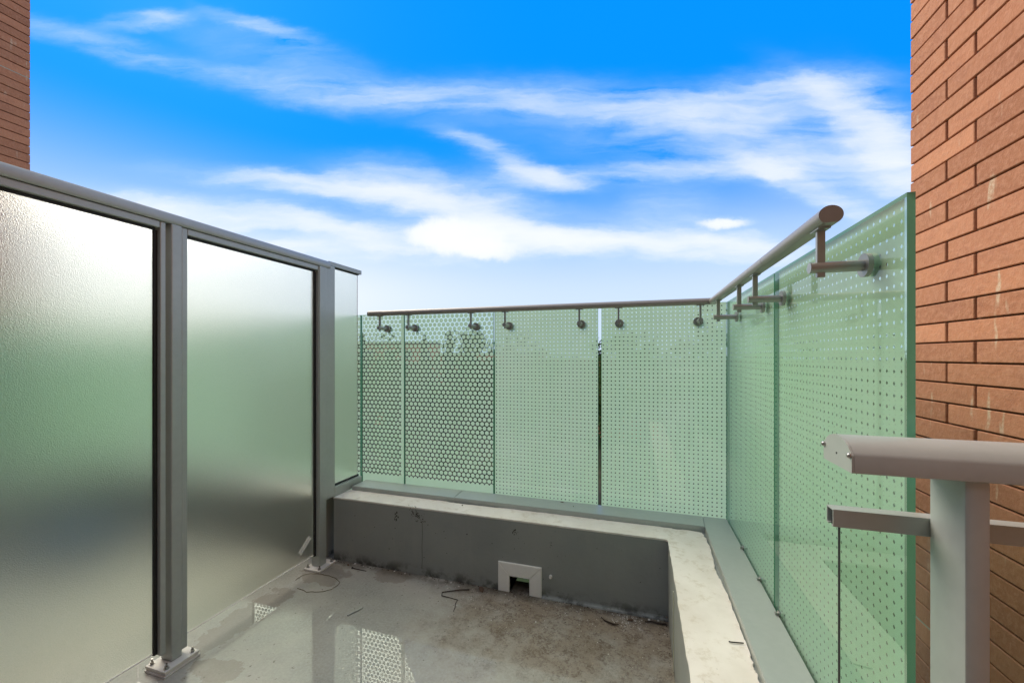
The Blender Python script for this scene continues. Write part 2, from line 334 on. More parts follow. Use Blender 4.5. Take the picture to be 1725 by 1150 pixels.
# --- frosted glass: a real slab, pebbled on the terrace side, smooth behind
for nm_, ro in (('frosted_glass', 0.42), ('frosted_rear', 0.10)):
    m, g, o = mat(nm_); P = pos(g)
    gl = g.new('ShaderNodeBsdfGlossy'); gl.inputs['Roughness'].default_value = max(0.3, ro)
    rf = g.new('ShaderNodeBsdfRefraction'); rf.inputs['Roughness'].default_value = ro; rf.inputs['IOR'].default_value = 1.42
    rf.inputs['Color'].default_value = (1, 1, 0.97, 1)
    if ro > 0.2:
        g.l.new(g.mix(g.ramp(g.noise(P, 480, 2, 0.5), 0.38, 0.62), (0.90, 0.93, 0.87, 1), (0.99, 1.0, 0.95, 1)), rf.inputs['Color'])  # sparkle of the pebbled grain painted into the tint
        nm = g.bump(g.noise(P, 360, 2, 0.5), 0.9, 0.0012)
        g.l.new(nm, rf.inputs['Normal']); g.l.new(nm, gl.inputs['Normal'])
    fr = g.new('ShaderNodeFresnel'); fr.inputs[0].default_value = 1.42
    g.l.new(g.shmix(fr.outputs[0], rf.outputs[0], gl.outputs[0]), o.inputs[0])

# ------------------------------------------------------------------ mesh helpers
def link(name, bm, material, parent=None, smooth=False):
    me = bpy.data.meshes.new(name); bm.normal_update(); bm.to_mesh(me); bm.free()
    for k in (material if isinstance(material, (list, tuple)) else [material]): me.materials.append(M[k])
    if smooth:
        for f in me.polygons: f.use_smooth = True
        me.set_sharp_from_angle(angle=R(40))
    ob = bpy.data.objects.new(name, me); S.collection.objects.link(ob)
    if parent is not None: ob.parent = parent; ob.matrix_parent_inverse = world(parent).inverted()
    return ob
def world(o):
    m = o.matrix_basis.copy()
    return m if o.parent is None else world(o.parent) @ o.matrix_parent_inverse @ m
def tag(o, label=None, cat=None, group=None, kind=None):
    for k, v in (('label', label), ('category', cat), ('group', group), ('kind', kind)):
        if v: o[k] = v
    return o
def empty(name, loc, label, cat, group=None):
    o = bpy.data.objects.new(name, None); S.collection.objects.link(o); o.location = loc; o.empty_display_size = 0.1
    return tag(o, label, cat, group)
def box(bm, x0, x1, y0, y1, z0, z1, bev=0.0):
    b = bmesh.new() if bev else bm
    vs = [b.verts.new((x, y, z)) for x in (x0, x1) for y in (y0, y1) for z in (z0, z1)]
    for f in ((0,1,3,2),(4,6,7,5),(0,4,5,1),(2,3,7,6),(0,2,6,4),(1,5,7,3)): b.faces.new([vs[i] for i in f])
    if bev:
        bmesh.ops.bevel(b, geom=b.edges[:], offset=bev, segments=2, affect='EDGES', profile=0.5)
        merge(bm, b)
    return bm
def merge(bm, b):
    me = bpy.data.meshes.new('tmp'); b.to_mesh(me); b.free(); bm.from_mesh(me); bpy.data.meshes.remove(me)
def nb(*args, **kw):
    return box(bmesh.new(), *args, **kw)
def tube(bm, a, b, r, seg=20, r2=None, cap=True, flat=1.0):
    a = Vector(a); b = Vector(b); d = (b-a); L = d.length; q = d.to_track_quat('Z', 'Y').to_matrix().to_4x4()
    t = bmesh.new(); bmesh.ops.create_cone(t, cap_ends=cap, segments=seg, radius1=r, radius2=r if r2 is None else r2, depth=L)
    bmesh.ops.transform(t, matrix=Matrix.Translation((a+b)/2) @ q @ Matrix.Diagonal((1, flat, 1, 1)), verts=t.verts)
    merge(bm, t); return bm
def path_tube(bm, pts, r, seg=6):
    pts = [Vector(p) for p in pts]; rings = []
    for i, p in enumerate(pts):
        d = (pts[min(i+1, len(pts)-1)] - pts[max(i-1, 0)]).normalized()
        a = d.cross(Vector((0.1, 0.2, 1))).normalized(); b = d.cross(a)
        rr = r(i/(len(pts)-1)) if callable(r) else r
        rings.append([bm.verts.new(p + (a*math.cos(k*2*math.pi/seg) + b*math.sin(k*2*math.pi/seg))*rr) for k in range(seg)])
    for i in range(len(rings)-1):
        for k in range(seg): bm.faces.new((rings[i][k], rings[i][(k+1) % seg], rings[i+1][(k+1) % seg], rings[i+1][k]))
    bm.faces.new(rings[0][::-1]); bm.faces.new(rings[-1]); return bm
def slab(bm, outline, z0, z1):
    """prism from a plan outline (counter-clockwise)"""
    lo = [bm.verts.new((x, y, z0)) for x, y in outline]; hi = [bm.verts.new((x, y, z1)) for x, y in outline]
    for t in tessellate_polygon([[Vector((x, y, 0)) for x, y in outline]]):
        bm.faces.new([hi[i] for i in t]); bm.faces.new([lo[i] for i in t[::-1]])
    n = len(outline)
    for i in range(n): bm.faces.new((lo[i], lo[(i+1) % n], hi[(i+1) % n], hi[i]))
    bmesh.ops.recalc_face_normals(bm, faces=bm.faces[:])
    return bm
def profile_y(bm, prof, y0, y1):
    """extrude an XZ outline along Y"""
    a = [bm.verts.new((x, y0, z)) for x, z in prof]; b = [bm.verts.new((x, y1, z)) for x, z in prof]; n = len(prof)
    for i in range(n): bm.faces.new((a[i], a[(i+1) % n], b[(i+1) % n], b[i]))
    bm.faces.new(a[::-1]); bm.faces.new(b); bmesh.ops.recalc_face_normals(bm, faces=bm.faces[:]); return bm
def profile_x(bm, prof, x0, x1):
    a = [bm.verts.new((x0, y, z)) for y, z in prof]; b = [bm.verts.new((x1, y, z)) for y, z in prof]; n = len(prof)
    for i in range(n): bm.faces.new((a[i], a[(i+1) % n], b[(i+1) % n], b[i]))
    bm.faces.new(a[::-1]); bm.faces.new(b); bmesh.ops.recalc_face_normals(bm, faces=bm.faces[:]); return bm

# ------------------------------------------------------------------ key dimensions (metres)
XS = -1.819          # plane of the frosted screen
B1, B2, B3 = 2.039, 2.186, 2.330      # back: parapet face, sill's inner lip, glass
X1, X2, X3 = 0.135, 0.315, 0.440      # right: the same
ZP, ZC, ZG = 0.3825, 0.407, 1.5305    # parapet top, sill top, glass top
def mir(x): return 2*XS - x           # the neighbouring terrace mirrors this one

# ------------------------------------------------------------------ setting
gbm = bmesh.new(); gv = [gbm.verts.new(v) for v in ((-1500,-1500,-11),(1500,-1500,-11),(1500,1500,-11),(-1500,1500,-11))]; gbm.faces.new(gv)
tag(link('ground', gbm, 'ground'), kind='structure')
tag(link('floor', nb(XS-0.30, 0.30, -1.2, 2.15, -0.22, 0.0), 'terrace_floor'), kind='structure')
tag(link('neighbouring_floor', nb(mir(0.30), XS-0.302, -1.2, 2.15, -0.22, 0.0), 'plain_floor'), kind='structure')

# ------------------------------------------------------------------ parapets
def parapet(name, sgn, label):
    fx = (lambda x: x) if sgn > 0 else mir
    def bx(bm, x0, x1, *a, **k):
        p0, p1 = sorted((fx(x0), fx(x1))); return box(bm, p0, p1, *a, **k)
    root = empty(name, (fx(0.2), 2.1, 0), label, 'parapet')
    body = bmesh.new()
    ob_pts = [(XS+0.03, B1), (X1, B1), (X1, -1.0), (X2+0.03, -1.0), (X2+0.03, B2+0.03), (XS+0.03, B2+0.03)]
    if sgn > 0:   # leave the scupper open
        def wallbox(x0, x1, z0, z1): bx(body, x0, x1, B1, B2+0.03, z0, z1)
        wallbox(XS+0.03, -0.65, 0, ZP-0.008); wallbox(-0.543, X1, 0, ZP-0.008); wallbox(-0.65, -0.543, 0.087, ZP-0.008)
        bx(body, X1, X2+0.03, -1.0, B2+0.03, 0, ZP-0.008)
    else:
        slab(body, [(fx(x), y) for x, y in ob_pts], 0, ZP-0.008)
    link('painted_body', body, 'parapet_paint', root)
    # coating with a ragged outer edge, set just short of the metal sill
    rnd = random.Random(3 if sgn > 0 else 9)
    inner = []; x = XS+0.03
    while x < X1-0.03: inner.append((x, B1-0.001+rnd.uniform(-0.0018, 0.0015))); x += rnd.uniform(0.010, 0.035)
    inner += [(X1-0.014, B1-0.001), (X1-0.004, B1-0.006), (X1, B1-0.018)]
    y = B1-0.04
    while y > -0.95: inner.append((X1-0.001+rnd.uniform(-0.0015, 0.002), y)); y -= rnd.uniform(0.012, 0.04)
    inner.append((X1, -1.0))
    outer = [(X2-0.012, -1.0)]; y = -0.97; off = 0.006
    while y < B2-0.07:
        off = min(0.016, max(0.004, off + rnd.uniform(-0.0030, 0.0030))); outer.append((X2-off+rnd.uniform(-0.0015, 0.0015), y)); y += rnd.choice((0.004, 0.006, 0.010, 0.016, 0.03))
    outer += [(X2-0.014, B2-0.062), (X2-0.011, B2-0.040), (X2-0.016, B2-0.030), (X2-0.016, B2-0.018), (X2-0.030, B2-0.013), (X2-0.055, B2-0.009)]
    x = X2-0.08; off = 0.006
    while x > XS+0.05:
        off = min(0.020, max(0.003, off + rnd.uniform(-0.004, 0.004))); outer.append((x, B2-off+rnd.uniform(-0.002, 0.002))); x -= rnd.choice((0.005, 0.008, 0.014, 0.025, 0.05))
    outer.append((XS+0.03, B2-0.004))
    link('top_coating', slab(bmesh.new(), [(fx(a), b) for a, b in (inner+outer)], ZP-0.008, ZP), 'coating', root)
    return root
par = parapet('parapet', 1, 'low grey painted concrete parapet with a cream top around the terrace corner')
par2 = parapet('parapet', -1, 'low parapet of the next terrace, blurred behind the frosted panes')
# seam, pits and scupper on this terrace's parapet
sm = bmesh.new(); path_tube(sm, [(-1.176, B1, 0.30), (-1.174, B1, 0.24), (-1.177, B1, 0.17), (-1.175, B1, 0.09), (-1.178, B1, 0.04)], 0.0012, 5)
link('crack', sm, 'rusty_steel', par)
pits = bmesh.new(); rnd = random.Random(5)
def pit(x, z, r, wx=1.0, wz=1.0):
    c = bmesh.new(); bmesh.ops.create_icosphere(c, subdivisions=1, radius=1)
    for v in c.verts: v.co *= rnd.uniform(0.7, 1.25)
    bmesh.ops.transform(c, matrix=Matrix.Translation((x, B1, z)) @ Matrix.Diagonal((r*wx, 0.0012, r*wz, 1)), verts=c.verts); merge(pits, c)
for _ in range(16): pit(-1.348+rnd.gauss(0, 0.006), 0.315+rnd.gauss(0, 0.014), rnd.uniform(0.002, 0.005), 0.9, 1.6)
for _ in range(80): t = rnd.gauss(0, 1); pit(-1.205+t*0.026, 0.335-t*0.012+rnd.gauss(0, 0.018), rnd.uniform(0.001, 0.0042))
for _ in range(14): pit(-0.624+rnd.gauss(0, 0.010), 0.322+rnd.gauss(0, 0.010), rnd.uniform(0.0012, 0.004), 0.8, 1.6)
for _ in range(7): pit(-0.427+rnd.gauss(0, 0.004), 0.275+rnd.gauss(0, 0.022), rnd.uniform(0.001, 0.003))
for _ in range(30): pit(rnd.uniform(-1.7, 0.1), rnd.uniform(0.02, 0.30), rnd.uniform(0.001, 0.0032), rnd.uniform(0.8, 2.2), 1)
tag(link('surface_pits', pits, 'rusty_steel', par), kind='stuff')
link('corner_strip', nb(X1+0.001-0.0035, X1+0.001, 1.715, 1.7235, 0.0, 0.315), 'pale_strip', par)
st = bmesh.new(); tube(st, (-0.429, B1, 0.117), (-0.429, B1-0.012, 0.117), 0.0085, 10); tube(st, (-0.429, B1-0.012, 0.117), (-0.428, B1-0.022, 0.118), 0.0045, 8)
link('bolt_stub', st, 'plate_paint', par)
cv = bmesh.new(); profile_x(cv, [(B1, 0.0), (B1-0.012, 0.0), (B1-0.009, 0.006), (B1-0.003, 0.010), (B1, 0.018)], -0.475, X1)
link('sealant_bead', cv, 'parapet_paint', par)
# scupper: three mitred flat trims with a rolled outer edge, dark passage behind
fr = bmesh.new(); yo = B1-0.010
def quadprism(bm, pts, y0, y1):
    a = [bm.verts.new((x, y1, z)) for x, z in pts]; b = [bm.verts.new((x, y0, z)) for x, z in pts]; n = len(pts)
    bm.faces.new(b); bm.faces.new(a[::-1])
    for i in range(n): bm.faces.new((a[i], a[(i+1) % n], b[(i+1) % n], b[i]))
    bmesh.ops.recalc_face_normals(bm, faces=bm.faces[:])
    bmesh.ops.bevel(bm, geom=[e for e in bm.edges if all(abs(v.co.y-y0) < 1e-6 for v in e.verts)], offset=0.0022, segments=2, affect='EDGES')
    return bm
xo0, xo1, zo, xi0, xi1, zi = -0.714, -0.477, 0.155, -0.650, -0.543, 0.087
sf = quadprism(fr, [(xo0, zo), (xo1, zo), (xi1+0.0006, zi), (xi0-0.0006, zi)], yo, B1+0.002)
scup = link('scupper_frame', sf, 'trim_plastic', par)
link('frame_side', quadprism(bmesh.new(), [(xo0, zo-0.0012), (xi0-0.0015, zi-0.0006), (xi0-0.0015, 0.001), (xo0, 0.001)], yo, B1+0.002), 'trim_plastic', scup)
link('frame_side', quadprism(bmesh.new(), [(xo1, zo-0.0012), (xo1, 0.001), (xi1+0.0015, 0.001), (xi1+0.0015, zi-0.0006)], yo, B1+0.002), 'trim_plastic', scup)
lin = bmesh.new(); box(lin, xi0-0.003, xi0, B1-0.004, B2+0.03, 0.001, zi); box(lin, xi1, xi1+0.003, B1-0.004, B2+0.03, 0.001, zi); box(lin, xi0, xi1, B1-0.004, B2+0.03, zi-0.003, zi)
link('passage_lining', lin, 'aluminium_paint', scup)

link('passage_blocker', nb(xi0, xi1, B2+0.031, B2+0.036, -0.02, 0.12), 'blocker_green', scup)  # dark panel added to shut out the bright view and darken the opening
# ------------------------------------------------------------------ metal sill
def sill(sgn, label):
    fx = (lambda x: x) if sgn > 0 else mir
    root = empty('metal_sill', (fx(0.38), 2.25, ZC), label, 'sill')
    t = 0.0
    def cap(outline, nm='sill_section'):
        bm = slab(bmesh.new(), [(fx(a), b) for a, b in outline], ZC-0.048, ZC)
        bmesh.ops.bevel(bm, geom=[e for e in bm.edges if all(abs(v.co.z-ZC) < 1e-6 for v in e.verts) and len(e.link_faces) == 2 and e.calc_face_angle(0) > 0.5], offset=0.0025, segments=2, affect='EDGES')
        return link(nm, bm, 'aluminium_paint', root)
    o_ = B3-0.004; xo_ = X3-0.003
    cap([(XS+0.045, B2), (-1.049, B2), (-1.053, o_), (XS+0.045, o_)])
    cap([(-1.0475, B2), (X2-0.001, B2), (X2+0.010, o_), (-1.0515, o_)])
    cap([(X2, -1.0), (xo_, -1.0), (xo_, B3-0.014), (xo_-0.008, o_), (X2+0.0115, o_), (X2+0.0005, B2)])
    # the rolled inner lip
    return root
s1 = sill(1, 'flat grey metal sill between the cream parapet top and the patterned glass')
s2 = sill(-1, 'metal sill of the next terrace, behind the frosted panes')
for (bx_, by_) in ((0.455, 1.721), (0.455, 1.509), (0.455, 1.98)):
    b = bmesh.new(); tube(b, (X3-0.006, by_, ZC+0.006), (X3-0.0006, by_, ZC+0.006), 0.010, 14); tube(b, (X3-0.014, by_, ZC+0.006), (X3-0.006, by_, ZC+0.006), 0.005, 8)
    link('bolt', b, 'bolt_steel', s1, True)

# ------------------------------------------------------------------ patterned glass panes
TG = 0.012
def pane(name, axis, a0, a1, kind, label, group, near_margin=0.0, flip=False, plane=None, zb=0.30, zt=ZG, matname=None):
    w = a1-a0
    if matname is None:
        matname = 'frit_%s_%d' % (kind, len(M)); frit_material(matname, kind, w, near_margin)
    bm = bmesh.new(); uvl = bm.loops.layers.uv.new('UVMap')
    pl = plane
    if axis == 'x': v = [(x, y, z) for x in (a0, a1) for y in (pl, pl+TG) for z in (zb, zt)]
    else:
        p0, p1 = (pl, pl+TG) if not flip else (pl, pl-TG)
        v = [(x, y, z) for y in (a0, a1) for x in (p0, p1) for z in (zb, zt)]
    vs = [bm.verts.new(c) for c in v]
    faces = [((0,1,5,4), 0), ((2,3,7,6), 1), ((0,1,3,2), 2), ((4,5,7,6), 2), ((0,2,6,4), 2), ((1,3,7,5), 2)]
    for idx, mi in faces:
        f = bm.faces.new([vs[i] for i in idx]); f.material_index = mi
        for lp in f.loops:
            c = lp.vert.co; a = c.x if axis == 'x' else c.y
            uu = (a-a0) if axis == 'x' else (a1-a)
            lp[uvl].uv = (uu, c.z-ZC)
    bmesh.ops.recalc_face_normals(bm, faces=bm.faces[:])
    ob = link(name, bm, ['glass_front', matname, 'glass_edge'])
    return tag(ob, label, 'glass panel', group)
GG = 'patterned glass panels around the terrace'
hx = pane('glass_panel', 'x', XS+0.004, -1.480, 'hex', 'narrow green glass panel of large round dots beside the frosted screen', GG, plane=B3, near_margin=0.027)
pane('glass_panel', 'x', -1.4785, -0.851, 'hex', 'wide green glass panel of large round dots left of the scupper', GG, plane=B3)
dt = pane('glass_panel', 'x', -0.843, -0.218, 'dot', 'pale green glass panel with tiny clear holes, above the scupper frame', GG, plane=B3)
pane('glass_panel', 'x', -0.199, X3-0.001, 'dot', 'pale green glass panel with tiny clear holes ending at the far right corner', GG, plane=B3)
pane('glass_panel', 'y', 1.572, B3-0.002, 'dia', 'right-hand green glass panel running from the corner to the vertical joint', GG, plane=X3, zb=0.02)
pane('glass_panel', 'y', 0.862, 1.562, 'dia', 'right-hand green glass panel with a thick green edge beside the brick wall', GG, plane=X3, near_margin=0.030, zb=0.02)
# clear, narrow strip that joins the two hexagon panels
NG = 'green glass panels of the next terrace'
NL = 'green patterned glass panel of the next terrace, blurred behind the frosted panes'
hm = hx.data.materials[1].name
for (a, b, k) in ((mir(-1.480), mir(XS+0.004), 'hex'), (mir(-0.851), mir(-1.4785), 'hex'), (mir(-0.218), mir(-0.843), 'dot'), (mir(X3-0.001), mir(-0.199), 'dot')):
    pane('glass_panel', 'x', a, b, k, NL, NG, plane=B3)
pane('glass_panel', 'y', 1.572, B3-0.002, 'dia', NL, NG, plane=mir(X3), flip=True, zb=0.02)
pane('glass_panel', 'y', 0.862, 1.562, 'dia', NL, NG, plane=mir(X3), flip=True, zb=0.02)

# ------------------------------------------------------------------ handrail with stand-off brackets
YR, XR, ZR, RR = 2.249, 0.359, 1.5255, 0.0185
hr = empty('handrail', (XR, YR, ZR), 'round metal handrail along the top of the patterned glass, turning at the corner', 'handrail')
def rail_tube(pts):
    bm = bmesh.new(); seg = 28; rings = []
    for (px, py, nx, ny) in pts:       # centre and in-plane normal of the ring
        ring = []
        for k in range(seg):
            a = 2*math.pi*k/seg; cz = math.sin(a)*RR; cx = math.cos(a)*RR*1.12
            if cz < -RR*0.80: cz = -RR*0.80
            ring.append(bm.verts.new((px+nx*cx, py+ny*cx, ZR+cz)))
        rings.append(ring)
    for i in range(len(rings)-1):
        for k in range(seg): bm.faces.new((rings[i][k], rings[i][(k+1) % seg], rings[i+1][(k+1) % seg], rings[i+1][k]))
    bm.faces.new(rings[0]); bm.faces.new(rings[-1]); bmesh.ops.recalc_face_normals(bm, faces=bm.faces[:]); return bm
link('rail_section', rail_tube([(-1.692, YR, 0, 1), (XR-0.0006, YR-0.0006, 1, 1)]), 'handrail_paint', hr, True)
link('rail_section', rail_tube([(XR+0.0006, YR-0.0012, 1, 1), (XR, 1.33, 1, 0)]), 'handrail_paint', hr, True)
link('rail_section', rail_tube([(XR, 1.3285, 1, 0), (XR, 0.935, 1, 0)]), 'handrail_paint', hr, True)
ZD = 1.432
def bracket(x, y, gx, gy):
    """upright at x,y ; disc against the glass at gx,gy"""
    d = Vector((gx-x, gy-y, 0)).normalized(); n = Vector((-d.y, d.x, 0))
    up = bmesh.new(); w = 0.0065; t_ = 0.004
    def obx(bm, c0, c1, hw, ht):      # upright flat bar
        vs = []
        for zz in (c0, c1):
            for s_, t2 in ((-1,-1), (1,-1), (1,1), (-1,1)): vs.append(bm.verts.new((x+d.x*t2*ht+n.x*s_*hw, y+d.y*t2*ht+n.y*s_*hw, zz)))
        for f in ((3,2,1,0),(4,5,6,7),(0,1,5,4),(1,2,6,5),(2,3,7,6),(3,0,4,7)): bm.faces.new([vs[i] for i in f])
    obx(up, ZD-0.020, ZR-RR*0.8-0.003, 0.0045, 0.007)
    b0 = link('bracket', up, 'brushed_steel', hr)
    sd_ = bmesh.new(); obx(sd_, ZR-RR*0.8-0.003, ZR-RR*0.8, 0.020, 0.011)
    for s_ in (-1, 1):
        c = Vector((x, y, ZR-RR*0.8-0.003)) + n*s_*0.014; tube(sd_, c+Vector((0, 0, -0.002)), c, 0.003, 8)
    link('saddle_plate', sd_, 'brushed_steel', b0)
    ar = bmesh.new(); a = Vector((x, y, ZD)) - d*0.020; e = Vector((gx, gy, ZD)) - d*0.008; tube(ar, a, e, 0.0112, 20)
    link('standoff', ar, 'brushed_steel', b0, True)
    fl = bmesh.new(); tube(fl, Vector((gx, gy, ZD))-d*0.009, Vector((gx, gy, ZD))-d*0.0005, 0.0235, 24); tube(fl, Vector((gx, gy, ZD))+d*(TG+0.0005), Vector((gx, gy, ZD))+d*(TG+0.008), 0.0235, 24)
    link('flange_disc', fl, 'brushed_steel', b0, True)
for x in (-1.607, -1.395, -0.964, -0.747, -0.312, -0.101, 0.303): bracket(x, YR, x, B3)
for y in (2.094, 1.686, 1.471, 0.984): bracket(XR, y, X3, y)

# ------------------------------------------------------------------ frosted privacy screen
ps = empty('privacy_screen', (XS, 1.2, 0), 'tall frosted glass privacy screen in a grey metal frame on the left', 'privacy screen')
ZB_, ZT_ = 0.084, 1.7455            # visible glass
def fpane(y0, y1, z0, z1):
    ob = link('frosted_pane', nb(XS-0.004, XS+0.004, y0, y1, z0, z1), ['frosted_glass', 'frosted_rear'], ps)
    bm = bmesh.new(); bm.from_mesh(ob.data); bmesh.ops.recalc_face_normals(bm, faces=bm.faces[:]); bm.to_mesh(ob.data); bm.free()
    for f in ob.data.polygons: f.material_index = 0 if f.normal.x > 0.5 else 1
    return ob
def gasket_frame(y0, y1, z0, z1, bottom=False):
    """black gasket round the pane then a grey glazing bead"""
    gk = bmesh.new(); k = 0.010
    box(gk, XS+0.0045, XS+0.012, y0, y1, z1-k, z1)
    if bottom is not None:
        box(gk, XS+0.0045, XS+0.012, y0, y0+k*0.5, z0, z1-k); box(gk, XS+0.0045, XS+0.012, y1-k, y1, z0, z1-k)
    return link('gasket', gk, 'rubber', ps)
posts = ((0.3565, 0.396), (1.131, 1.171), (1.918, 1.972))
def bead(y0, y1, z0, z1): link('glazing_bead', nb(XS-0.022, XS+0.030, y0, y1, z0, z1, bev=0.003), 'aluminium_paint', ps)
# bay 1 (nearest), bay 2
for (y0, y1, yl, yr) in ((0.425, 1.087, 0.397, 1.115), (1.204, 1.905, 1.1725, 1.917)):
    fpane(y0-0.008, y1+0.006, ZB_, ZT_+0.006)
    gk = bmesh.new(); k = 0.009
    box(gk, XS+0.0045, XS+0.014, y0-0.004, y1, ZT_-k*0.3, ZT_+0.006)
    box(gk, XS+0.0045, XS+0.014, y1-0.004, y1+0.008, ZB_-0.006, ZT_-k*0.3); box(gk, XS+0.0045, XS+0.012, y0-0.008, y0-0.0045, ZB_+0.02, ZT_)
    link('gasket', gk, 'rubber', ps)
    zt2 = ZT_+0.006
    # left and right stiles, head; mitred corners read from the small steps
    link('stile', nb(XS-0.022, XS+0.030, yl, y0-0.0085, ZB_-0.040, zt2+0.027, bev=0.003), 'aluminium_paint', ps)
    link('stile', nb(XS-0.022, XS+0.030, y1+0.0085, yr if yr > 1.2 else yr, ZB_-0.012, zt2+0.027, bev=0.003), 'aluminium_paint', ps)
    link('head_bead', nb(XS-0.022, XS+0.029, y0-0.008, y1+0.008, zt2+0.001, zt2+0.0275, bev=0.003), 'aluminium_paint', ps)
    link('edge_strip', nb(XS+0.0045, XS+0.0075, y0-0.004, y1-0.004, ZB_-0.001, ZB_+0.0035), 'paper', ps)
# main cap: a profile with a bevelled top and a small undercut
prof = [(XS-0.030, ZT_+0.035), (XS+0.034, ZT_+0.035), (XS+0.036, ZT_+0.038), (XS+0.036, ZT_+0.066), (XS+0.028, ZT_+0.0765), (XS+0.012, ZT_+0.080), (XS-0.022, ZT_+0.080), (XS-0.030, ZT_+0.072)]
link('top_rail', profile_y(bmesh.new(), prof, -0.5, 2.005), 'aluminium_paint', ps, True)
for i, (y0, y1) in enumerate(posts):
    zt = ZT_+0.0345
    p_ = link('post', nb(XS-0.026, XS+0.036, y0, y1, 0.0255 if i < 2 else 0.0125, zt, bev=0.004), 'aluminium_paint', ps)
    yc = (y0+y1)/2
    n_l = 3 if i < 2 else 1
    for k in range(n_l):
        e = (0.0, 0.0035, 0.0012)[k]
        link('base_plate', nb(XS-0.045+e, XS+0.071-e, yc-0.066+e, yc+0.066-e, 0.0005+0.0083*k, 0.0083*(k+1)-0.0006+(0.004 if n_l == 1 else 0), bev=0.001), 'plate_paint', p_)
    ztp = 0.0255 if i < 2 else 0.0125
    for sx, sy in ((-0.030, -0.048), (0.052, -0.048), (0.052, 0.048), (-0.030, 0.048)):
        b = bmesh.new(); bx_, by_ = XS+sx, yc+sy
        tube(b, (bx_, by_, ztp-0.001), (bx_, by_, ztp+0.001), 0.0095, 16); tube(b, (bx_, by_, ztp+0.001), (bx_, by_, ztp+0.009), 0.0068, 6); tube(b, (bx_, by_, ztp+0.009), (bx_+0.001, by_, ztp+0.020), 0.0036, 8)
        link('bolt', b, 'bolt_steel', p_)
# front groove on the posts where two extrusions meet
# bay 3: small pane standing on the parapet
fpane(2.050, 2.292, 0.452, 1.800)
link('stile', nb(XS-0.022, XS+0.030, 1.973, 2.0495, 0.384, 1.800, bev=0.003), 'aluminium_paint', ps)
link('bottom_rail', nb(XS-0.024, XS+0.032, 2.0505, 2.300, 0.384, 0.440, bev=0.002), 'aluminium_paint', ps)
link('gasket', nb(XS-0.008, XS+0.010, 2.0505, 2.296, 0.4402, 0.4515), 'rubber', ps)
link('gasket', nb(XS-0.008, XS+0.012, 2.0505, 2.294, 1.7955, 1.8005), 'rubber', ps)
link('cap_rail', nb(XS-0.020, XS+0.026, 2.0055, 2.306, 1.801, 1.828, bev=0.002), 'aluminium_paint', ps)

# paper tag stuck on the second pane
sk = empty('paper_tag', (XS+0.006, 1.83, 0.17), 'small white paper tag stuck slanting at the bottom of the second frosted pane', 'tag')
a = Vector((XS+0.0056, 1.800, 0.140)); b_ = Vector((XS+0.0056, 1.876, 0.203)); d = (b_-a).normalized(); n = Vector((0, -d.z, d.y)); tb = bmesh.new()
vs = [tb.verts.new(v) for v in (a-n*0.0150, b_-n*0.0150, b_+n*0.0150, a+n*0.0150)]
vb = [tb.verts.new(v.co+Vector((0.0008, 0, 0))) for v in vs]; tb.faces.new(vb); tb.faces.new(vs[::-1])
for i in range(4): tb.faces.new((vs[i], vs[(i+1) % 4], vb[(i+1) % 4], vb[i]))
bmesh.ops.recalc_face_normals(tb, faces=tb.faces[:]); link('tag_sheet', tb, 'paper', sk)
pr = bmesh.new(); L = (b_-a).length; rnd = random.Random(2)
for row, (lo, hi) in enumerate(((0.10, 0.60), (0.12, 0.85), (0.10, 0.72), (0.5, 0.9))):
    off = (-0.0075, -0.002, 0.0035, 0.008)[row]; t = lo
    while t < hi:
        l = rnd.uniform(0.03, 0.07); p0 = a+d*L*t+n*off+Vector((0.0011, 0, 0)); p1 = a+d*L*min(hi, t+l)+n*off+Vector((0.0011, 0, 0))
        q_ = [pr.verts.new(v) for v in (p0-n*0.0004, p1-n*0.0004, p1+n*0.0004, p0+n*0.0004)]; pr.faces.new(q_); t += l+0.05
link('small_print', pr, 'ink', sk)

# ------------------------------------------------------------------ guardrail at lower right
gr = empty('guardrail', (0.41, 0.69, ZC), 'grey metal guardrail with a rounded top rail in the near right corner', 'guardrail')
yn, yf_ = 0.652, 0.738
zb, zt = H-0.1575, H-0.1575+0.046
prof = [(yn, zb), (yf_-0.012, zb), (yf_, zb+0.012), (yf_, zb+0.024), (yf_-0.008, zb+0.036), (yf_-0.024, zb+0.043), ((yn+yf_)/2, zb+0.0455), (yn+0.024, zb+0.043), (yn+0.008, zb+0.036), (yn, zb+0.024)]
prof = [(yn, zb+0.001), (yn+0.001, zb), (yf_-0.001, zb), (yf_, zb+0.001), (yf_, zb+0.0235), (yf_-0.003, zb+0.0275), (yf_-0.010, zb+0.0345), (yf_-0.019, zb+0.0395), (yf_-0.030, zb+0.0430), (yf_-0.043, zb+0.0442), (yn+0.030, zb+0.0430), (yn+0.019, zb+0.0395), (yn+0.010, zb+0.0345), (yn+0.003, zb+0.0275), (yn, zb+0.0235)]
tr = link('top_rail', profile_x(bmesh.new(), prof, 0.2765, 0.975), 'rail_paint', gr, True)
ec = link('end_plate', profile_x(bmesh.new(), prof, 0.2735, 0.2762), 'rail_paint', tr)
for (y, z_) in ((yn+0.004, zb+0.023), (yf_-0.003, zb+0.023)):
    b = bmesh.new(); bmesh.ops.create_uvsphere(b, u_segments=14, v_segments=8, radius=0.0038); bmesh.ops.transform(b, matrix=Matrix.Translation((0.2722, y, z_)) @ Matrix.Diagonal((0.8, 1, 1, 1)), verts=b.verts)
    link('screw', b, 'bolt_steel', tr, True)
b = bmesh.new(); tube(b, (0.2728, (yn+yf_)/2, zb+0.018), (0.2738, (yn+yf_)/2, zb+0.018), 0.0014, 8); link('rivet_hole', b, 'rubber', tr)
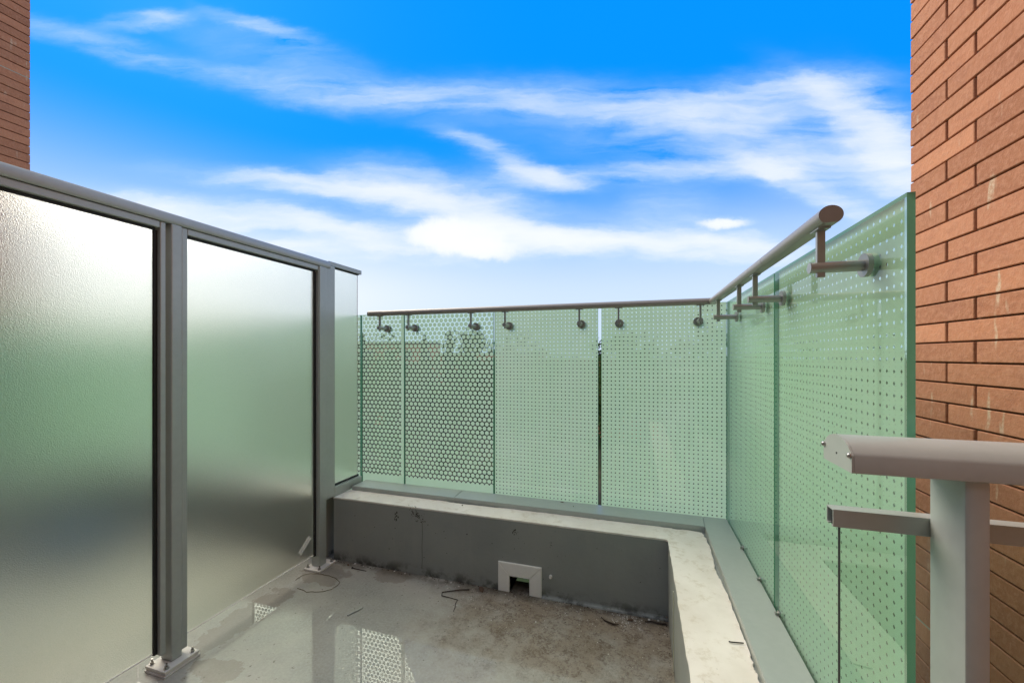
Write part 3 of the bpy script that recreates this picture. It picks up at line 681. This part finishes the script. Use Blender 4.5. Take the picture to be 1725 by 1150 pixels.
# post: rounded rectangle
gy0, gy1, gx0, gx1 = 0.660, 0.726, 0.396, 0.4215
link('post', nb(gx0, gx1, gy0, gy1, ZC+0.0005, zb-0.0005, bev=0.003), 'rail_paint', gr, True)
# channel that holds the infill glass: open ended, made of three plates
mz1 = H-0.2318; mz0 = mz1-0.0262; my0, my1 = 0.7268, 0.749; ww = 0.0018
for (xa, xb) in ((0.2816, 0.408), (0.4085, 0.975)):
    ch = bmesh.new()
    box(ch, xa, xb, my0, my1, mz1-ww, mz1); box(ch, xa, xb, my0, my0+ww, mz0, mz1-ww-0.00005); box(ch, xa, xb, my1-ww, my1, mz0, mz1-ww-0.00005); 
    box(ch, xa+0.0, xb, my0+ww, my0+0.006, mz0, mz0+ww); box(ch, xa, xb, my1-0.006, my1-ww, mz0, mz0+ww)
    link('middle_rail', ch, 'rail_paint', gr)
    link('gasket', nb(xa+0.004, xb, my0+0.0062, my1-0.0062, mz0-0.0016, mz0+0.012), 'rubber', gr)
    link('infill_glass', nb(xa+0.0125, xb-0.006, my0+0.0085, my1-0.0072, ZC+0.05, mz0+0.010), 'glass_clear', gr)
    eb = nb(xa+0.0118, xa+0.01245, my0+0.0085, my1-0.0072, ZC+0.05, mz0-0.002)
    link('glass_edge', eb, 'rubber', gr)

# ------------------------------------------------------------------ brick walls
CO = 0.0672; BL = 0.270
me_cache = {}
def brick_mesh(lx, ly):
    key = (round(lx, 4), round(ly, 4))
    if key not in me_cache:
        bm = bmesh.new(); box(bm, -lx/2, lx/2, -ly/2, ly/2, -0.0307, 0.0307)
        bmesh.ops.bevel(bm, geom=bm.edges[:], offset=0.0017, segments=1, affect='EDGES')
        me = bpy.data.meshes.new('brick'); bm.to_mesh(me); bm.free(); me.materials.append(M['brick']); me_cache[key] = me
    return me_cache[key]
def brick_wall(name, label, sgn, xf, ycorner, zmin, zmax, phase, yvis, seal_z, root_extra=None):
    """face plane x=xf looking towards -sgn ; bricks 90 deep ; the wall's outer end is at y=ycorner"""
    root = empty(name, (xf, ycorner, zmin), label, 'brick wall')
    far = bmesh.new()
    k0 = math.ceil((zmin-phase)/CO); k1 = math.floor((zmax-phase)/CO)
    rnd = random.Random(11)
    cnt = 0
    for k in range(k0, k1):
        z = phase + k*CO + CO/2                  # centre of the course (joint at phase + k*CO)
        first = 0.187 if k % 2 == 0 else 0.307
        y1 = ycorner; L = first; j = 0
        while y1 > -1.6:
            y0 = y1-L
            ly = L-0.0075; yc = (y0+y1)/2 + (0.0042 if j == 0 else 0)
            jx = rnd.uniform(-0.0012, 0.0012)
            xc = xf + sgn*(0.045+jx)
            if y1 > yvis[0] and yvis[1] < z < yvis[2] and cnt < 300:
                o = bpy.data.objects.new('brick', brick_mesh(0.09, ly)); S.collection.objects.link(o); o.parent = root
                o.matrix_parent_inverse = world(root).inverted(); o.location = (xc, yc, z); cnt += 1
            else:
                p0, p1 = sorted((xc-0.045, xc+0.045)); box(far, p0, p1, yc-ly/2, yc+ly/2, z-0.030, z+0.030)
            y1 = y0; L = 0.360; j += 1
    tag(link('brickwork', far, 'brick', root), kind='stuff')
    a, b = sorted((xf+sgn*0.009, xf+sgn*0.35))
    link('mortar_bed', nb(a, b, -1.6, ycorner-0.010, zmin, zmax), 'mortar', root)
    # the end of the wall, of bricks laid across
    endb = bmesh.new()
    for k in range(k0, k1):
        z = phase + k*CO + CO/2; xx = 0.095 if k % 2 else 0.095
        while xx < 0.34:
            l = min(0.24, 0.345-xx); p0, p1 = sorted((xf+sgn*xx, xf+sgn*(xx+l-0.008))); box(endb, p0, p1, ycorner-0.09, ycorner, z-0.03, z+0.03); xx += 0.25
    tag(link('end_brickwork', endb, 'brick', root), kind='stuff')
    p0, p1 = sorted((xf+sgn*0.0012, xf+sgn*0.02))
    link('sealant_joint', nb(p0, p1, -1.5, ycorner-0.004, seal_z-0.0032, seal_z+0.0032), 'sealant', root)
    return root
xb = 0.98; phase = H+0.2511*1.25 - 40*CO
bw = brick_wall('brick_wall', 'tall red brick wall rising on the right behind the glass', 1, xb, 1.5*1.2655, -6.0, 5.5, phase, (0.9, -0.3, 3.0), phase + round((0.275-phase)/CO)*CO)
xt = mir(xb)
phl = H + (599.4-276)/678.45*2.569*1.25 - 40*CO
bt = brick_wall('brick_wall', 'corner of a red brick wall at the upper left, above the frosted screen', -1, xt, 1.912, -6.0, 5.5, phl, (0.9, 1.7, 3.9), phl + round((H+(599.4-137)/678.45*3.22-phl)/CO)*CO)
# the facade behind the viewer joins the two walls
fa = bmesh.new(); box(fa, xt, -2.9, -1.45, -1.2, -6, 3.3); box(fa, -2.0-0.4, -1.3, -1.45, -1.2, -6, 3.3); box(fa, 0.3, xb, -1.45, -1.2, -6, 3.3)
box(fa, -2.9, -2.4, -1.45, -1.2, 2.15, 3.3); box(fa, -1.3, 0.3, -1.45, -1.2, 2.15, 3.3); box(fa, -2.9, -2.4, -1.45, -1.2, -6, -0.1); box(fa, -1.3, 0.3, -1.45, -1.2, -6, -0.1)
link('rear_facade', fa, 'facade_paint', bw)
rd = bmesh.new(); box(rd, -1.3, 0.3, -1.36, -1.33, -0.1, 2.15); box(rd, -2.9, -2.4, -1.36, -1.33, -0.1, 2.15); link('door_glass', rd, 'window_glass', bw)

# ------------------------------------------------------------------ small things lying about
def seg(name, pts, r, mt, label, cat, z=0.003, sg=6):
    bm = path_tube(bmesh.new(), [(x, y, z if len(p) < 1 else zz) for (x, y, zz), p in [((q[0], q[1], (q[2] if len(q) > 2 else z)), q) for q in pts]], r, sg)
    return tag(link(name, bm, mt, None, True), label, cat)
nl = bmesh.new(); tube(nl, (-1.602, 1.981, 0.0035), (-1.507, 1.979, 0.0028), 0.0030, 8, 0.0016); tube(nl, (-1.608, 1.981, 0.0050), (-1.602, 1.981, 0.0050), 0.0055, 10)
tag(link('nail', nl, 'rusty_steel'), 'black masonry nail lying on the floor beside the parapet', 'nail')
sc = bmesh.new(); tube(sc, (-1.334, 1.610, 0.0045), (-1.318, 1.648, 0.0045), 0.0030, 8); tube(sc, (-1.318, 1.648, 0.0045), (-1.303, 1.682, 0.0050), 0.0044, 10, 0.0036)
for k in range(5): c = Vector((-1.334, 1.610, 0.0045)).lerp(Vector((-1.318, 1.648, 0.0045)), k/5+0.08); tube(sc, c, c+Vector((0.001, 0.0024, 0)), 0.0038, 8)
tag(link('screw', sc, 'bolt_steel'), 'shiny screw with a plug lying in the middle of the floor', 'screw')
wp = []
for i in range(30):
    t = i/29; ang = R(150) + t*R(-305)-0.0
    cxw, cyw = -1.688, 1.795; wp.append((cxw+math.cos(ang+R(40))*(0.135+0.010*math.sin(7*t)), cyw+math.sin(ang+R(40))*(0.085+0.006*math.cos(9*t)), 0.003+0.002*math.sin(11*t)))
rw = random.Random(4); wp = [(a+rw.gauss(0, 0.0022)+(0.012 if i == 20 else 0), b+rw.gauss(0, 0.0022), c+abs(rw.gauss(0, 0.001))) for i, (a, b, c) in enumerate(wp)]
seg('bent_wire', wp, 0.0014, 'wire_brown', 'thin bent wire curled in a loop in front of the far post', 'wire')
seg('twig', [(-0.86,1.985,0.004),(-0.905,1.960,0.008),(-0.955,1.935,0.006),(-0.985,1.915,0.007),(-0.975,1.890,0.005),(-0.930,1.885,0.006),(-0.880,1.880,0.006),(-0.878,1.850,0.005),(-0.868,1.825,0.003),(-0.862,1.792,0.003)], lambda t: 0.0030-0.0018*t, 'twig_wood', 'crooked dark twig on the dirty floor left of the scupper', 'twig')
seg('twig', [(0.125,2.000,0.006),(0.085,1.993,0.008),(0.060,2.002,0.005),(0.030,1.992,0.004)], lambda t: 0.0042-0.002*t, 'twig_wood', 'short dark twig in the right-hand corner of the floor', 'twig')
seg('twig', [(-0.085,1.935,0.004),(-0.110,1.925,0.007),(-0.150,1.940,0.006),(-0.170,1.965,0.004)], lambda t: 0.0048*(1-abs(2*t-1)*0.7), 'twig_wood', 'thick dark bit of bark on the silt right of the scupper', 'twig')
seg('hook_nail', [(0.262,1.362,ZP+0.003),(0.270,1.360,ZP+0.004),(0.303,1.366,ZP+0.004)], 0.0018, 'rusty_steel', 'thin rusty nail lying on the cream parapet top at the sill', 'nail')
def leaf(loc, s_, rot, label):
    bm = bmesh.new(); pts = [(0, -1, 0), (0.45, -0.35, 0.15), (0.38, 0.4, 0.25), (0, 1.1, 0.05), (-0.42, 0.35, 0.2), (-0.5, -0.4, 0.1)]
    c = bm.verts.new((0, 0, 0.3)); vs = [bm.verts.new(p) for p in pts]
    for i in range(6): bm.faces.new((c, vs[i], vs[(i+1) % 6]))
    r_ = bmesh.ops.extrude_face_region(bm, geom=bm.faces[:]); bmesh.ops.translate(bm, vec=(0, 0, -0.12), verts=[v for v in r_['geom'] if isinstance(v, bmesh.types.BMVert)])
    bmesh.ops.transform(bm, matrix=Matrix.Translation(loc) @ Matrix.Rotation(rot, 4, 'Z') @ Matrix.Diagonal((s_, s_, s_, 1)), verts=bm.verts)
    bmesh.ops.recalc_face_normals(bm, faces=bm.faces[:])
    tag(link('dry_leaf', bm, 'dry_leaf'), label, 'leaf')
leaf((-0.800, 2.005, 0.004), 0.026, 0.7, 'dark curled leaf against the parapet just left of the scupper')
leaf((-0.035, 1.985, 0.003), 0.016, 2.1, 'small dry leaf on the silt near the right corner')
leaf((-1.655, 2.005, 0.002), 0.012, 1.2, 'tiny reddish leaf beside the far base plate')
leaf((-0.974, 2.146, ZP+0.002), 0.008, 0.2, 'tiny curled leaf on the cream parapet top')
leaf((-0.418, 2.300, ZC+0.002), 0.010, 1.5, 'dark crumb of leaf on the metal sill by the dotted glass')
leaf((-0.346, 2.255, ZC+0.002), 0.006, 0.4, 'smaller dark crumb in the middle of the metal sill')
gm = bmesh.new(); rnd = random.Random(21)
def crumb(x, y, z, r):
    c = bmesh.new(); bmesh.ops.create_icosphere(c, subdivisions=1, radius=r)
    for v in c.verts: v.co = Vector((v.co.x*rnd.uniform(0.6, 1.5), v.co.y*rnd.uniform(0.6, 1.5), v.co.z*0.6))
    bmesh.ops.translate(c, vec=(x, y, z+r*0.3), verts=c.verts); merge(gm, c)
for x, y, r in ((-1.626,2.030,.006),(-1.56,2.022,.0035),(-1.35,2.028,.005),(-1.28,2.026,.004),(-0.985,2.02,.005),(-0.93,2.0,.0045),(-0.98,1.965,.004),(-1.02,1.87,.0035),(-0.87,1.845,.004),(0.05,2.015,.006),(0.09,2.022,.005),(-0.46,1.84,.004)): crumb(x, y, 0, r)
for _ in range(150): crumb(rnd.uniform(-1.1, 0.12), 2.03-abs(rnd.gauss(0, 0.14)), 0, rnd.uniform(0.0008, 0.0024))
for _ in range(60): crumb(rnd.uniform(-0.12, 0.02), rnd.uniform(1.93, 2.02), 0, rnd.uniform(0.001, 0.0032))
tag(link('grit', gm, 'grit_white'), kind='stuff')
gm = bmesh.new()
for _ in range(260): crumb(min(0.125, rnd.gauss(-0.45, 0.42)), 2.035-abs(rnd.gauss(0, 0.12)), 0, rnd.uniform(0.0008, 0.0026))
for _ in range(90): crumb(rnd.uniform(-1.78, 0.12), 2.036-abs(rnd.gauss(0, 0.010)), 0, rnd.uniform(0.001, 0.004))
tag(link('dirt_crumbs', gm, 'twig_wood'), kind='stuff')
# something blue on the next terrace
tb = bmesh.new(); bx0 = (-3.30, 1.60)
prof_r = ((0.0, 0.13), (0.16, 0.16), (0.17, 0.17), (0.165, 0.175), (0.15, 0.155))
prev = None
for z_, r_ in prof_r:
    ring = [tb.verts.new((bx0[0]+math.cos(k*math.pi/10)*r_*1.3, bx0[1]+math.sin(k*math.pi/10)*r_, z_+0.001)) for k in range(20)]
    if prev: [tb.faces.new((prev[k], prev[(k+1) % 20], ring[(k+1) % 20], ring[k])) for k in range(20)]
    else: tb.faces.new(ring[::-1])
    prev = ring
tb.faces.new(prev)
tag(link('plastic_tub', tb, 'blue_plastic', None, True), 'blue blurred object on the floor behind the left frosted pane', 'tub')

# ------------------------------------------------------------------ beyond the glass: trees and houses
def tree_parts(kind, seed):
    rnd = random.Random(seed); h = 12.5
    tk = bmesh.new(); path_tube(tk, [(0, 0, 0), (0.1, 0, h*0.3), (0.0, 0.15, h*0.6), (0.05, 0, h*0.92)], lambda t: 0.28*(1-t)+0.04, 7)
    cr = bmesh.new()
    lf = []
    if kind == 'pine':
        for i in range(1500):
            z = h*(0.12+0.88*rnd.random()**0.8); rr = (h-z)/h*2.6*(0.75+0.25*math.sin(z*5)); a = rnd.uniform(0, 6.283); q = rr*math.sqrt(rnd.uniform(0.25, 1))
            lf.append((q*math.cos(a), q*math.sin(a), z-0.25*q))
    else:
        lobes = [(rnd.gauss(0, 1.5), rnd.gauss(0, 1.5), h*0.66+rnd.gauss(0, 1.7), rnd.uniform(1.0, 1.9)) for _ in range(14)]
        for i, (lx, ly, lz, lr) in enumerate(lobes):
            if i < 7: path_tube(tk, [(0.05, 0, h*0.35), (lx*0.5, ly*0.5, (h*0.35+lz)/2), (lx, ly, lz)], lambda t: 0.10*(1-t)+0.02, 5)
        for i in range(2000):
            lx, ly, lz, lr = rnd.choice(lobes); v = Vector((rnd.gauss(0, 1), rnd.gauss(0, 1), rnd.gauss(0, 1))).normalized()*lr*rnd.uniform(0.55, 1.08)
            lf.append((lx+v.x, ly+v.y, lz+v.z*0.85))
    for p in lf:
        s_ = rnd.uniform(0.10, 0.26); a = Vector((rnd.gauss(0, 1), rnd.gauss(0, 1), rnd.gauss(0, 0.7))).normalized(); b = a.orthogonal().normalized()
        b.rotate(Matrix.Rotation(rnd.uniform(0, 6.28), 3, a)); c = a.cross(b); P = Vector(p)
        cr.faces.new([cr.verts.new(P+b*s_), cr.verts.new(P+c*s_*0.7), cr.verts.new(P-b*s_), cr.verts.new(P-c*s_*0.7)])
    def fin(bm, nm, mt):
        me = bpy.data.meshes.new(nm); bm.to_mesh(me); bm.free(); me.materials.append(M[mt]); return me
    return fin(tk, 'trunk', 'bark'), fin(cr, 'crown', 'needles' if kind == 'pine' else 'leaves')
protos = {('pine', 0): tree_parts('pine', 1), ('pine', 1): tree_parts('pine', 2), ('leafy', 0): tree_parts('leafy', 3), ('leafy', 1): tree_parts('leafy', 4), ('leafy', 2): tree_parts('leafy', 5)}
def tree(px, dist, top, kind, v, label, group):
    """px: bearing given as offset from the view axis ; top: height of the tree top above the eye"""
    t = (px-862.5)/F; x = dist*(t*math.cos(TH)-math.sin(TH)); y = dist*(t*math.sin(TH)+math.cos(TH))
    hgt = top+H+11; sc_ = hgt/12.5
    r_ = empty(kind+'_tree' if kind == 'pine' else 'leafy_tree', (x, y, -11), label, 'tree', group); r_.scale = (sc_*1.05, sc_*1.05, sc_); r_.rotation_euler = (0, 0, px*0.37)
    tk, cr = protos[(kind, v)]
    for nm, me in (('trunk', tk), ('crown', cr)):
        o = bpy.data.objects.new(nm, me); S.collection.objects.link(o); o.parent = r_
pines = 'dark conifer tops seen through the dotted glass'
for i, (px, ds, tp, lb) in enumerate(((610, 34, 1.9, 'dark conifer top showing through the narrow panel of large dots'), (715, 42, 2.1, 'left of the two conifer tops behind the wide panel of large dots'), (757, 38, 2.2, 'right and darker of the two conifer tops behind the wide panel of large dots'))):
    tree(px, ds, tp, 'pine', i % 2, lb, pines)
for i, (px, ds, tp) in enumerate(((655, 60, 1.6), (800, 62, 0.5), (860, 55, 0.6), (930, 58, 0.8), (985, 50, 0.4), (1060, 54, 0.8), (1110, 60, 1.2), (1160, 40, 3.6), (1205, 52, 1.2), (1270, 56, 1.0), (1420, 50, 0.8), (1500, 60, 1.2), (700, 75, 1.0), (1020, 80, 1.0), (480, 60, 1.0), (380, 66, 1.4), (250, 60, 1.0), (120, 64, 1.2), (20, 60, 1.6), (560, 70, 1.4), (900, 85, 0.8), (1330, 70, 1.0), (625, 40, 0.9), (668, 44, 0.7), (700, 36, 0.55), (735, 40, 0.9), (775, 37, 0.45), (812, 42, 0.7), (842, 36, 0.5), (890, 40, 0.6), (955, 38, 0.4), (1035, 42, 0.5), (1090, 38, 0.6), (1240, 40, 0.7))):
    tree(px, ds, tp, 'leafy', i % 3, 'bushy green tree beyond the terrace seen only through the glass', 'leafy trees beyond the terrace')
def house(px, dist, w, dpt, top, storeys, mt, label, rot):
    t = (px-862.5)/F; x = dist*(t*math.cos(TH)-math.sin(TH)); y = dist*(t*math.sin(TH)+math.cos(TH)); hh = top+H+11
    r_ = empty('house', (x, y, -11), label, 'house'); r_.rotation_euler = (0, 0, rot)
    def ch(nm, bm, mt_, par_=None):
        me = bpy.data.meshes.new(nm); bm.to_mesh(me); bm.free(); me.materials.append(M[mt_]); o = bpy.data.objects.new(nm, me); S.collection.objects.link(o); o.parent = par_ or r_; return o
    ch('wall', nb(-w/2, w/2, -dpt/2, dpt/2, 0, hh), mt)
    ch('roof', nb(-w/2-0.3, w/2+0.3, -dpt/2-0.3, dpt/2+0.3, hh+0.002, hh+0.35), 'roofing')
    fh = hh/storeys; nwin = int(w/3)
    for s_ in range(storeys):
        for k in range(nwin):
            xx = -w/2+(k+0.5)*w/nwin; z0 = s_*fh+0.9
            f_ = ch('window', nb(xx-0.75, xx+0.75, -dpt/2-0.06, -dpt/2-0.002, z0, z0+1.5), 'stucco')
            ch('pane', nb(xx-0.66, xx+0.66, -dpt/2-0.075, -dpt/2-0.062, z0+0.09, z0+1.41), 'window_glass', f_)
house(650, 78, 20, 12, 2.2, 4, 'brick', 'flat-roofed red brick block behind the conifers at the left', TH+0.1)
house(1000, 66, 18, 11, -0.6, 4, 'brick', 'red brick house seen in the gap between the dotted glass panels', TH-0.15)
house(820, 92, 26, 12, 0.3, 4, 'brick', 'flat-roofed brick block beyond the trees behind the dotted glass', TH)
